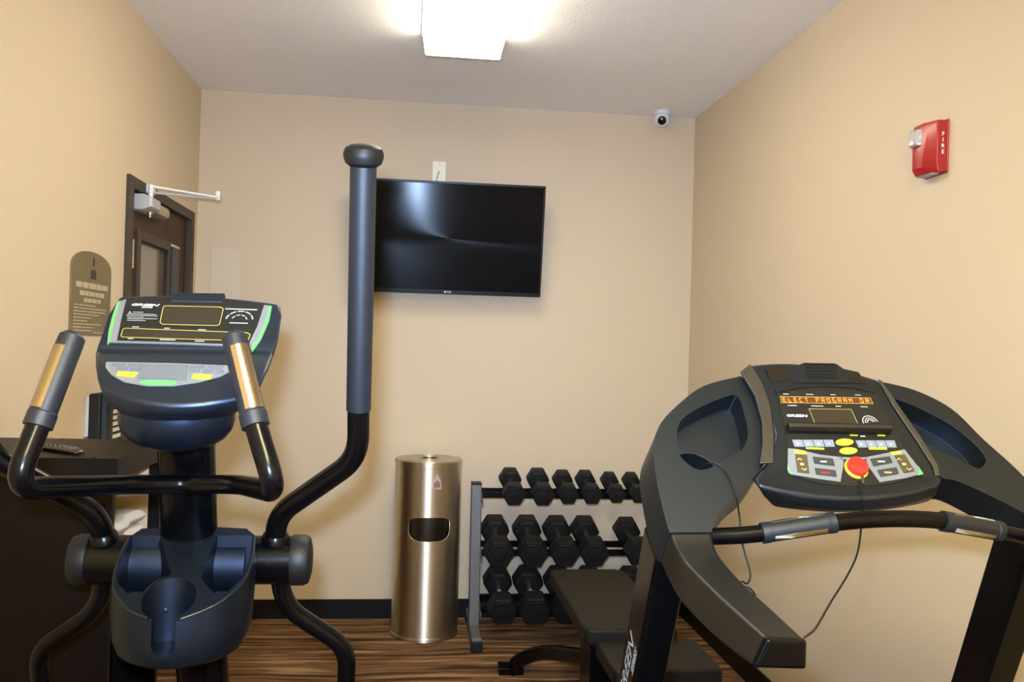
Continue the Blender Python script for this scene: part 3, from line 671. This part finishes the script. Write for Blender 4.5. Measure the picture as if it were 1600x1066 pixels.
rim_px = catmull([(203,839,0),(191,862,0),(179,897,0),(180,926,0),(201,953,0),(231,967,0)], 5), catmull([(282,968,0),(317,955,0),(349,938,0),(381,907,0),(394,872,0),(398,839,0)], 5)
for rp_ in rim_px: obj('tray_rim', tube([TP.px(p.x, p.y, .0005) for p in rp_], .0028, 10), M['char'], tray)
obj('tray_collar', lathe([(.057,0),(.058,.004),(.055,.010),(.050,.013)], V((XE, cB.y, cB.z-.006)), (cA-cB), 40), M['navydeep'], tray)
for x, y in ((291,874), (292,917)): obj('bolt', lathe([(.004,0),(.004,.002),(.002,.003)], atx(x, y, XE)+V((0,-.035 if y < 900 else -.15,0)), (0,-1,.2), 12), M['blackmatte'], tray)
# what stands below the picture: frame, flywheel housing, pedals
obj('base_frame', [box((XE-.04, .55, .05), (XE+.04, 2.1, .11)), box((XE-.28, 2.02, .02), (XE+.28, 2.10, .08)), box((XE-.28, .52, .02), (XE+.28, .60, .08))], M['black'], ET, bevel=.006)
for x in (XE-.25, XE+.25):
    for y in (2.06, .56): obj('foot', lathe([(.03,0),(.03,.03)], (x, y, 0), seg=20), M['rubber'], ET)
obj('flywheel_housing', loft([[(x, .88+.30*math.cos(q)*k, .40+.28*math.sin(q)*k) for q in [2*PI*i/40 for i in range(40)]] for x, k in ((XE-.10,.9),(XE-.085,1),(XE+.085,1),(XE+.10,.9))]), M['navy'], ET)
obj('crank', [tube([(XE-.17,.88,.40),(XE+.17,.88,.40)], .018, 14), box((XE-.135,.86,.24), (XE-.105,.90,.42)), box((XE+.105,.86,.38), (XE+.135,.90,.56))], M['black'], ET)
for s, zz in ((-1,.24), (1,.54)):
    xl = XE+s*.155; e = [q for q in lowR][-1]; e = e if s > 0 else mirror(e)
    obj('pedal_link', tube(fillet([(xl, .88, zz), (xl, 1.35, zz*.6+.14), (e.x, e.y, e.z)], .1), .02, 16), M['black'], ET)
    pl_ = obj('pedal', [box((xl-.085, 1.12, zz*.7+.13), (xl+.085, 1.50, zz*.7+.15)), box((xl-.085, 1.49, zz*.7+.15), (xl+.085, 1.505, zz*.7+.20))], M['blackmatte'], ET, bevel=.006)

# ------------------------------------------------------------------ treadmill
XT = .80
TM = thing('treadmill', (XT, 1.3, 0), 'charcoal treadmill with lit orange message display and red stop key', 'treadmill')
o_, t_ = atx(1335,733,XT), atx(1280,581,XT); PL = Plane(o_, (1,0,0), t_-o_); N_ = PL.n
H = .012
ly = PL.px(1335,762,H).y
rows = [(PL.px(1166,572,H-.004), PL.px(1373,595,H-.004), PL.v*.022),
        (PL.px(1180,596,H), PL.px(1381,606,H), PL.v*.012),
        (PL.px(1197,628,H), PL.px(1394,631,H), (0,0,0)),
        (PL.px(1208,680,H), PL.px(1429,682,H), (0,0,0)),
        (PL.px(1200,716,H), PL.px(1453,720,H), -PL.v*.004),
        (PL.px(1181,746,H), PL.px(1467,746,H), -PL.v*.018),
        (at(1181,757,ly-.010), at(1469,757,ly-.010), (0,-.014,-.022)),
        (at(1190,776,ly+.004), at(1466,772,ly+.004), (0,-.016,-.024)),
        (at(1207,793,ly+.035), at(1452,785,ly+.035), (0,-.01,-.012)),
        (PL.px(1215,735,-.085), PL.px(1440,735,-.085), (0,0,0)),
        (PL.px(1175,585,-.07), PL.px(1378,605,-.07), PL.v*.018)]
tc_ = obj('console', station_body(rows, 16), M['char'], TM, bevel=.008, seg=3)
obj('console_ridge', slab(PL, [(1156,583),(1171,571),(1189,600),(1203,639),(1208,684),(1207,726),(1186,727),(1190,695),(1189,661),(1178,621)], .006, H-.002), M['charlight'], tc_, bevel=.002)
obj('console_ridge', slab(PL, [(1371,594),(1377,597),(1402,634),(1436,682),(1464,728),(1467,745),(1460,745),(1456,730),(1428,686),(1394,636)], .004, H-.002), M['charlight'], tc_, bevel=.0015)
vb = slab(PL, [(1233,592),(1241,577),(1252,570),(1306,571),(1322,582),(1332,600),(1256,600),(1240,599)], .004, H-.002)
hood = obj('fan_housing', vb, M['char'], tc_)
carve(hood, [prism([PL.px(x, y, H-.004) for x, y in ((1256+i*.6, 571.5+i*5.1),(1303+i*.6, 572.5+i*5.1),(1303.6+i*.6, 575.4+i*5.1),(1256.6+i*.6, 574.6+i*5.1))], N_*.03) for i in range(5)], bevel=.0012, seg=2)
obj('fan_grille', slab(PL, [(1255,568),(1304,569),(1308,598),(1258,597)], .002, H-.0015), M['blackmatte'], tc_, smooth=0)
for q in ([(1196,577),(1228,573),(1236,594),(1206,598)], [(1318,577),(1341,582),(1354,600),(1330,598)]): obj('speaker_panel', slab(PL, q, .0008, H), M['chard'], tc_, smooth=0)
arch = [(1212,614),(1250,606),(1287,604),(1330,606),(1366,613)]
obj('display_brow', tube([PL.px(p.x, p.y-1, H+.002) for p in catmull([(x, y, 0) for x, y in arch], 5)], .0035, 10), M['blackmatte'], tc_)
obj('display_panel', slab(PL, arch+[(1390,660),(1412,700),(1442,742),(1390,757),(1335,761),(1285,757),(1231,742),(1230,700),(1224,660)], .0015, H), M['panel'], tc_, smooth=0)
h1 = H+.0015
W1 = [(1219.5,619.6),(1360,622),(1364,631),(1221,629.7)]
obj('message_window', slab(PL, W1, .0006, h1), M['ledbg'], tc_, smooth=0)
W2 = [(1264,639),(1330,640),(1341,664),(1274,664)]
obj('display_window', slab(PL, W2, .0006, h1), M['lcd'], tc_, smooth=0)
obj('yellow_outline', [outline(PL, W1, .0011, .0004, h1+.0006), outline(PL, W2, .0010, .0004, h1+.0006)], M['yline'], tc_, smooth=0)
SEG = {'a':((0,2),(1,2)),'b':((1,2),(1,1)),'c':((1,1),(1,0)),'d':((0,0),(1,0)),'e':((0,0),(0,1)),'f':((0,1),(0,2)),'g':((0,1),(.5,1)),'h':((.5,1),(1,1)),'i':((0,2),(.5,1)),'j':((.5,2),(.5,1)),'k':((1,2),(.5,1)),'l':((0,0),(.5,1)),'m':((.5,0),(.5,1)),'n':((1,0),(.5,1))}
CH = {'E':'adefgh','L':'def','C':'adef','T':'ajm','P':'abefgh','R':'abefghn','O':'abcdef','G':'acdefh','A':'abcefgh','M':'bcefik',' ':''}
led = []
for i, chh in enumerate('ELECT PROGRAM OR'):
    cx, cy = 1210+.1125*(137+76.6*i), 605+.1125*(183+.85*i)
    a, b = uv_of(PL, cx, cy, h1); w, hh = .0054, .0092
    for sgm in CH[chh]:
        (xa, ya), (xb, yb) = SEG[sgm]
        p0 = PL.at(a+(xa-.5)*w, b+(ya/2-.5)*hh, h1+.0012); p1 = PL.at(a+(xb-.5)*w, b+(yb/2-.5)*hh, h1+.0012)
        d = (p1-p0); sdv = PL.n.cross(d.normalized())*.00055; d *= .08
        led.append(prism([p0+d-sdv, p1-d-sdv, p1-d+sdv, p0+d+sdv], PL.n*.0002))
obj('message_text', led, M['led'], tc_, smooth=0)
a, b = uv_of(PL, 1245, 650, h1)
obj('logo', text_geo('GREEN', PL, a, b, .0075, h1, sx=1.75, shear=.1, bold=.00015), M['white'], tc_, smooth=0)
tx = []
for x, y, w in ((1228,616,.011),(1265,616.5,.014),(1301.5,617,.010),(1340.5,617.5,.012),(1238,634,.018),(1277,634.7,.024),(1309.5,635,.011),(1350,635.8,.014)): tx.append(dash(PL, x, y, w, .0016, h1))
a, b = uv_of(PL, 1360, 660, h1)
for g_ in tx: obj('display_label', g_, M['greyp'], tc_, smooth=0)
for r in (.0145, .0095, .0055): obj('gauge_print', arc(PL, a, b, r, .1, PI-.1+.3, .0018, h1), M['greyp'], tc_, smooth=0)
a0, b0 = uv_of(PL, 1231, 669, H+.01); a1, b1 = uv_of(PL, 1391, 670, H+.01); am, bm_ = (a0+a1)/2, (b0+b1)/2
rr = obj('reading_ledge', [loft([[PL.at(x, bm_+v_, H+n_) for v_, n_ in ((-.007,0),(-.007,.010),(-.004,.018),(.002,.021),(.006,.019),(.008,0))] for x in (a0, a1)])], M['chard'], tc_, bevel=.0015)
for g_ in (dash(PL, 1334, 680.5, .015, .0022, h1), dash(PL, 1377, 680.8, .015, .0022, h1), slab(PL, [(1259,699.5),(1287,700.5),(1288,703),(1260,702)], .001, h1), slab(PL, [(1357,700),(1385,700),(1386,703),(1358,703)], .001, h1)):
    obj('yellow_label', g_, M['yellow'], tc_, smooth=0)
obj('white_print', [dash(PL, 1348, 682, .009, .002, h1)], M['white'], tc_, smooth=0)
for (x0, x1, x2, x3, y0, y1) in ((1237,1302,1305,1241,688,699),(1336,1398,1401.5,1341,689,700)):
    for i in range(4):
        f0, f1 = i/4+.004, (i+1)/4-.012
        o = obj('program_key', slab(PL, [(x3+(x2-x3)*f0, y1), (x3+(x2-x3)*f1, y1), (x0+(x1-x0)*f1, y0), (x0+(x1-x0)*f0, y0)], .002, h1), M['keyblue'], tc_, bevel=.0005, seg=1)
        obj('key_print', dash(PL, (x0+x2)/2+((i-1.5)/4)*(x1-x0), (y0+y1)/2, .0035, .0035, h1+.002), M['white'], o, smooth=0)
for x, y in ((1319,692), (1325,705.5)):
    o = obj('yellow_key', slab(PL, ellipse(PL, x, y, 14, 5.3), .003, h1), M['yellow'], tc_, bevel=.0008)
    obj('key_print', dash(PL, x, y, .011, .0022, h1+.003), M['yline'], o, smooth=0)
kp = obj('key_plate', [slab(PL, [(1231,701),(1247,702.5),(1280,711),(1316,715),(1318,724),(1313,753.5),(1280,749),(1237,742),(1230.5,735)], .001, h1), slab(PL, [(1352,715),(1378,710),(1413,702.5),(1442,740),(1415,747.5),(1374.5,754),(1356,728)], .001, h1), slab(PL, [(1312,714.5),(1335,716),(1356,714.5),(1356,718),(1335,719),(1312,718)], .001, h1)], M['silver'], tc_, smooth=0)
obj('green_trim', [slab(PL, [(1230.5,724),(1234,733),(1238,742.3),(1232,739),(1230,734)], .0006, h1+.001), slab(PL, [(1434,728),(1443,741),(1434,743.5),(1436,736)], .0006, h1+.001)], M['green'], kp, smooth=0)
obj('plate_label', [slab(PL, [(1240,703.5),(1258,705),(1260,709.5),(1242,708.5)], .0005, h1+.001), slab(PL, [(1391,706.5),(1408,705),(1409,709),(1394,711)], .0005, h1+.001)], M['yellow'], kp, smooth=0)
h2 = h1+.001
for q in ([(1242,711),(1260.5,712),(1264,740.5),(1246,738.5)], [(1397,713),(1413,711.5),(1428.5,737),(1412,740)]):
    o = obj('rocker_key', slab(PL, q, .003, h2), M['orange_btn'], kp, bevel=.0008)
    cx = sum(p[0] for p in q)/4; cy = sum(p[1] for p in q)/4; a, b = uv_of(PL, cx, cy, h2+.003); sk = (q[3][0]-q[0][0])/1372*1.5*.36
    ch_ = []
    for sgn in (1, -1):
        for e in (-1, 1):
            p0 = PL.at(a-sk*sgn, b+sgn*.0125, h2+.003); p1 = PL.at(a-sk*sgn+e*.0045, b+sgn*.0085, h2+.003); d = PL.n.cross((p1-p0).normalized())*.0008
            ch_.append(prism([p0-d, p1-d, p1+d, p0+d], PL.n*.0004))
    ch_.append(dash(PL, cx, cy, .007, .0045, h2+.003))
    obj('arrow_print', ch_, M['signtext'], o, smooth=0)
for q, mt, w in (([(1269.5,714.5),(1301,718),(1304,729),(1272,725)], 'greyp', .012), ([(1272.5,732),(1305,736),(1307,746),(1275,742)], 'red', .016), ([(1359.5,718),(1389.5,714),(1394,724),(1365,729.5)], 'greyp', .014), ([(1370,735.5),(1400,731),(1404,741),(1376,746)], 'yline', .014)):
    o = obj('dark_key', slab(PL, q, .003, h2), M['dkkey'], kp, bevel=.001)
    obj('key_print', dash(PL, sum(p[0] for p in q)/4, sum(p[1] for p in q)/4, w, .003, h2+.003), M[mt], o, smooth=0)
sc = PL.px(1338,732,h1)
obj('stop_ring', lathe([(.0212,0),(.0212,.0025),(.0205,.003),(.017,.003)], sc-PL.v*.0012-PL.u*.0012, N_, 40), M['yellow'], tc_)
sb = obj('stop_key', lathe([(.0188,.001),(.0188,.009),(.0175,.0115),(.012,.013),(.002,.0135)], sc, N_, 40), M['red'], tc_)
obj('key_groove', rectuv(Plane(sc, PL.u, PL.v), 0, .001, .034, .0012, .0008, .0128), M['strobered'], sb, smooth=0)
obj('key_clip', [prism([PL.px(x, y, h1+.006) for x, y in ((1344,745),(1349,745),(1350,757),(1346,757))], N_*.003)], M['charlight'], tc_, bevel=.0006)

# side pods and arm rests
def smooth_px(p, n=4):
    q = catmull([(x, y, 0) for x, y in [p[-1]]+p+[p[0], p[1]]], n); return [(v.x, v.y) for v in q[n:-n-1]]
XA, XB = .440, .503
D1 = -N_*.085
def armrow(po, pi, th, fl): return (atx(*po, XA), atx(*pi, XB), V((0,0,-th)), (-fl,0,0))
left = [(PL.px(1157,588), PL.px(1176,600), D1), (PL.px(1100,603), PL.px(1188,630), D1), (PL.px(1060,632), PL.px(1200,672), D1), (PL.px(1031,664), PL.px(1200,712), D1),
        (PL.px(1021,702), PL.px(1176,752), D1, (-.006,0,0)), (PL.px(1026,750), PL.px(1148,778), D1*.95, (-.008,0,0)), (PL.px(1036,797), PL.px(1121,806), -N_*.07+V((0,0,-.02)), (-.006,0,0)), (PL.px(1046,832), PL.px(1112,832), -N_*.045+V((0,0,-.03)), (-.004,0,0))]
lp = obj('side_pod', strip_body(left), M['char'], TM)
tray_l = smooth_px([(1147,612),(1158,619),(1166,645),(1171,670),(1167,690),(1153,704),(1128,717),(1119,720),(1105,710),(1085,703),(1066,702),(1060.5,686),(1062,661),(1074,645),(1106,627)])
cres = smooth_px([(1065,706),(1085,704.5),(1104,712),(1117,723),(1106,728.5),(1092,729),(1076,719)])
dish = prism([PL.px(x, y, .01) for x, y in cres], -N_*.070)
carve(lp, [prism([PL.px(x, y, .01) for x, y in tray_l], -N_*.058), dish], bevel=.0045, seg=3)
arm = [left[-1], armrow((1064,872), (1121,862), .062, .006), armrow((1110,920), (1154,903), .055, .010), armrow((1155,960), (1203,948), .046, .014), armrow((1196,995), (1258,999), .036, .016)]
b_ = left[-1]; arm[0] = (b_[0]+(b_[1]-b_[0])*.004, b_[1], b_[2], b_[3])
ra_ = obj('arm_rest', strip_body(arm), M['chard'], TM, bevel=.009, seg=4)
e0, e1 = arm[-1][0], arm[-1][1]
rg_ = []
for dy, k in ((.006, 1.012), (-.004, 1.0), (-.010, .86)):
    c_ = (e0+e1)/2+V((0,0,-.018)); rg_.append([c_+(p-c_)*k+V((0,dy,0)) for p in (e0, e1, e1+V((0,0,-.036)), e0+V((-.016,0,-.036)))])
obj('arm_cap', loft(rg_), M['blackcap'], ra_, bevel=.006, seg=3)
right = [(PL.px(1374,596), PL.px(1380,606), D1), (PL.px(1430,610), PL.px(1404,645), D1), (PL.px(1487,639), PL.px(1437,698), D1), (PL.px(1536,686), PL.px(1468,743), D1*.9), (PL.px(1585,730), PL.px(1496,752), D1*.8), (PL.px(1625,772), PL.px(1552,777), -N_*.06+V((0,0,-.01))), (PL.px(1665,816), PL.px(1606,805), -N_*.045+V((0,0,-.03)))]
rp = obj('side_pod', strip_body(right), M['char'], TM)
tray_r = smooth_px([(1395.5,619),(1425.6,627),(1465,645.7),(1496.6,664),(1528,690),(1544,711),(1541,723),(1531,727),(1507,716),(1480,704),(1455,692),(1436,674),(1418,653)])
carve(rp, [prism([PL.px(x, y, .01) for x, y in tray_r], -N_*.055)], bevel=.0045, seg=3)
ra2 = [right[-1]+((0,0,0),)]
e = right[-1]
for (dy, dz, th) in ((-.08,-.04,.06), (-.20,-.052,.055), (-.33,-.055,.046), (-.42,-.056,.036)):
    ra2.append((e[0]+V((.012, dy, dz)), e[1]+V((.008, dy, dz)), V((0,0,-th)), (.012,0,0)))
obj('arm_rest', strip_body(ra2), M['chard'], TM, bevel=.009, seg=4)
# uprights
uA, uB = atx(1067,944,.495), atx(1043,1056,.495)
sl = (uB-uA)/(uB.z-uA.z)
def post(x0, x1, pf, slp, dep, ztop):
    r = []
    for z, up in ((ztop, .055), (.06, 0)):
        y = pf.y+slp.y*(z-pf.z); r.append([(x0,y,z+up*.2),(x1,y,z+up*.2),(x1,y+dep,z+up),(x0,y+dep,z+up)])
    return loft(r)
lu = obj('upright', post(.432, .495, uA, sl, .085, 1.075), M['black'], TM, bevel=.008, seg=3)
vA, vB = atx(1560,850,1.115), atx(1491,1066,1.115); sl2 = (vB-vA)/(vB.z-vA.z)
ru = obj('upright', post(1.115, 1.178, vA+V((0,-.085,0)), sl2, .085, 1.10), M['black'], TM, bevel=.008, seg=3)
obj('bolt', lathe([(.006,0),(.006,.003)], (1.14, vA.y-.088, 1.085), (0,-1,0), 12), M['chrome'], ru)
ux = Plane(V((.4315, uA.y+.045, uA.z))+sl*(-.155), (0, sl.y, 1.0), (0, 1, -sl.y))
lt = [text_geo('GREEN', ux, -.02, .008, .046, .0006, sx=1.15, shear=.25), text_geo('SERIES', ux, .035, -.024, .022, .0006, sx=1.0, shear=.25)]
obj('logo', lt, M['greyp'], lu, smooth=0)
# grip bar between the arms
gb = [at(1100,838,1.45), at(1128,838,1.448), at(1185,834,1.44), at(1305,817,1.425), at(1392,811,1.42), at(1478,815,1.42), at(1568,832,1.43), at(1640,846,1.45)]
GB = obj('grip_bar', tube(catmull(gb, 6), .0145, 20), M['black'], TM)
for (pa, pb_) in ((at(1190,833.5,1.438), at(1304,816.5,1.425)), (at(1472,814.5,1.42), at(1562,830,1.429))):
    d = (pb_-pa).normalized()
    g = obj('pulse_grip', lathe([(.015,-.001),(.0180,0),(.0180,.012),(.0172,.013),(.0172,(pb_-pa).length-.012),(.0180,(pb_-pa).length-.011),(.0180,(pb_-pa).length),(.015,(pb_-pa).length+.001)], pa, d, 28), M['foam'], GB)
    obj('metal_contact', [shell_strip(pa+d*.018, pb_-d*.018, .0172, .50, 1.0, .0008), shell_strip(pa+d*.018, pb_-d*.018, .0172, -1.6, -1.1, .0008)], M['steel'], g)
# cords
ck = PL.px(1346,756,h1+.006)
c1 = [ck, at(1347,775,ly-.035), at(1347,800,ly-.02), at(1344,840,1.47), at(1338,870,1.42), at(1322,903,1.36), at(1300,938,1.28), at(1284,966,1.20), at(1272,985,1.13), at(1256,997,1.08)]
obj('safety_cord', tube(catmull(c1, 6), .0016, 8), M['blackmatte'], TM)
c2 = [PL.px(1092,727,-.03), PL.px(1108,724,.0), PL.px(1118,723,.004), PL.px(1135,738,.004), PL.px(1150,775,.003), at(1155,805,1.49), at(1160,850,1.48), at(1172,895,1.46), at(1168,912,1.45), at(1160,909,1.44), at(1158,914,1.43), at(1172,920,1.42), at(1180,930,1.40)]
obj('earphone_cord', tube(catmull(c2, 6), .0016, 8), M['blackmatte'], TM)
# below the picture: deck, belt, motor hood
obj('deck_rail', [box((.43, -.15, .06), (.52, 1.75, .17)), box((1.09, -.15, .06), (1.18, 1.75, .17))], M['chard'], TM, bevel=.01)
obj('running_belt', box((.52, -.15, .10), (1.09, 1.72, .145)), M['rubber'], TM, bevel=.02)
obj('motor_hood', loft([[(.42+e, y, .05), (1.19-e, y, .05), (1.17-e, y, h_), (.44+e, y, h_)] for y, h_, e in ((1.70,.18,.0),(1.80,.26,.0),(2.10,.25,.01),(2.25,.12,.03))]), M['char'], TM, bevel=.015, seg=3)
for x in (.46, 1.15):
    for y in (-.10, 2.1): obj('foot', lathe([(.025,0),(.025,.06)], (x, y, 0), seg=16), M['rubber'], TM)

# ------------------------------------------------------------------ light and camera
def area(name, loc, target, size, power, color, size_y=None):
    l = bpy.data.lights.new(name, 'AREA'); l.energy = power; l.color = color; l.size = size
    if size_y: l.shape = 'RECTANGLE'; l.size_y = size_y
    o = bpy.data.objects.new(name, l); COL.objects.link(o); o.location = loc
    o.rotation_euler = (V(target)-V(loc)).to_track_quat('-Z', 'Y').to_euler(); return o
fp = CAM-RT*.035+UP*.085
area('camera_flash', fp, fp+FW, .05, 36, (.48,.67,1.0)).data.spread = math.radians(95)
ceiling_lamp(-.9, .32, 'added fill light out of view on the ceiling at the near end of the room', 'fill_diff', 'fill_diff')  # unseen copy of the fixture, added to fill the room with light
area('corridor_fill', (WL-.8, 3.6, 2.6), (WL-.8, 3.6, 0), .5, 6, (1,.85,.65))  # added light, dimly brightens the corridor behind the door glass
w = bpy.data.worlds.new('world'); bpy.context.scene.world = w; w.use_nodes = True
w.node_tree.nodes['Background'].inputs[0].default_value = (.02,.02,.02,1)

cd = bpy.data.cameras.new('camera'); co = bpy.data.objects.new('camera', cd); COL.objects.link(co)
cd.sensor_width = 36; cd.lens = F/1600*36; cd.clip_start = .02
co.matrix_world = Matrix(((RT.x, UP.x, -FW.x, CAM.x), (RT.y, UP.y, -FW.y, CAM.y), (RT.z, UP.z, -FW.z, CAM.z), (0,0,0,1)))
sc_ = bpy.context.scene; sc_.camera = co
vs = sc_.view_settings; vs.view_transform = 'Standard'; vs.look = 'None'; vs.exposure = .08; vs.gamma = 1; vs.use_curve_mapping = False
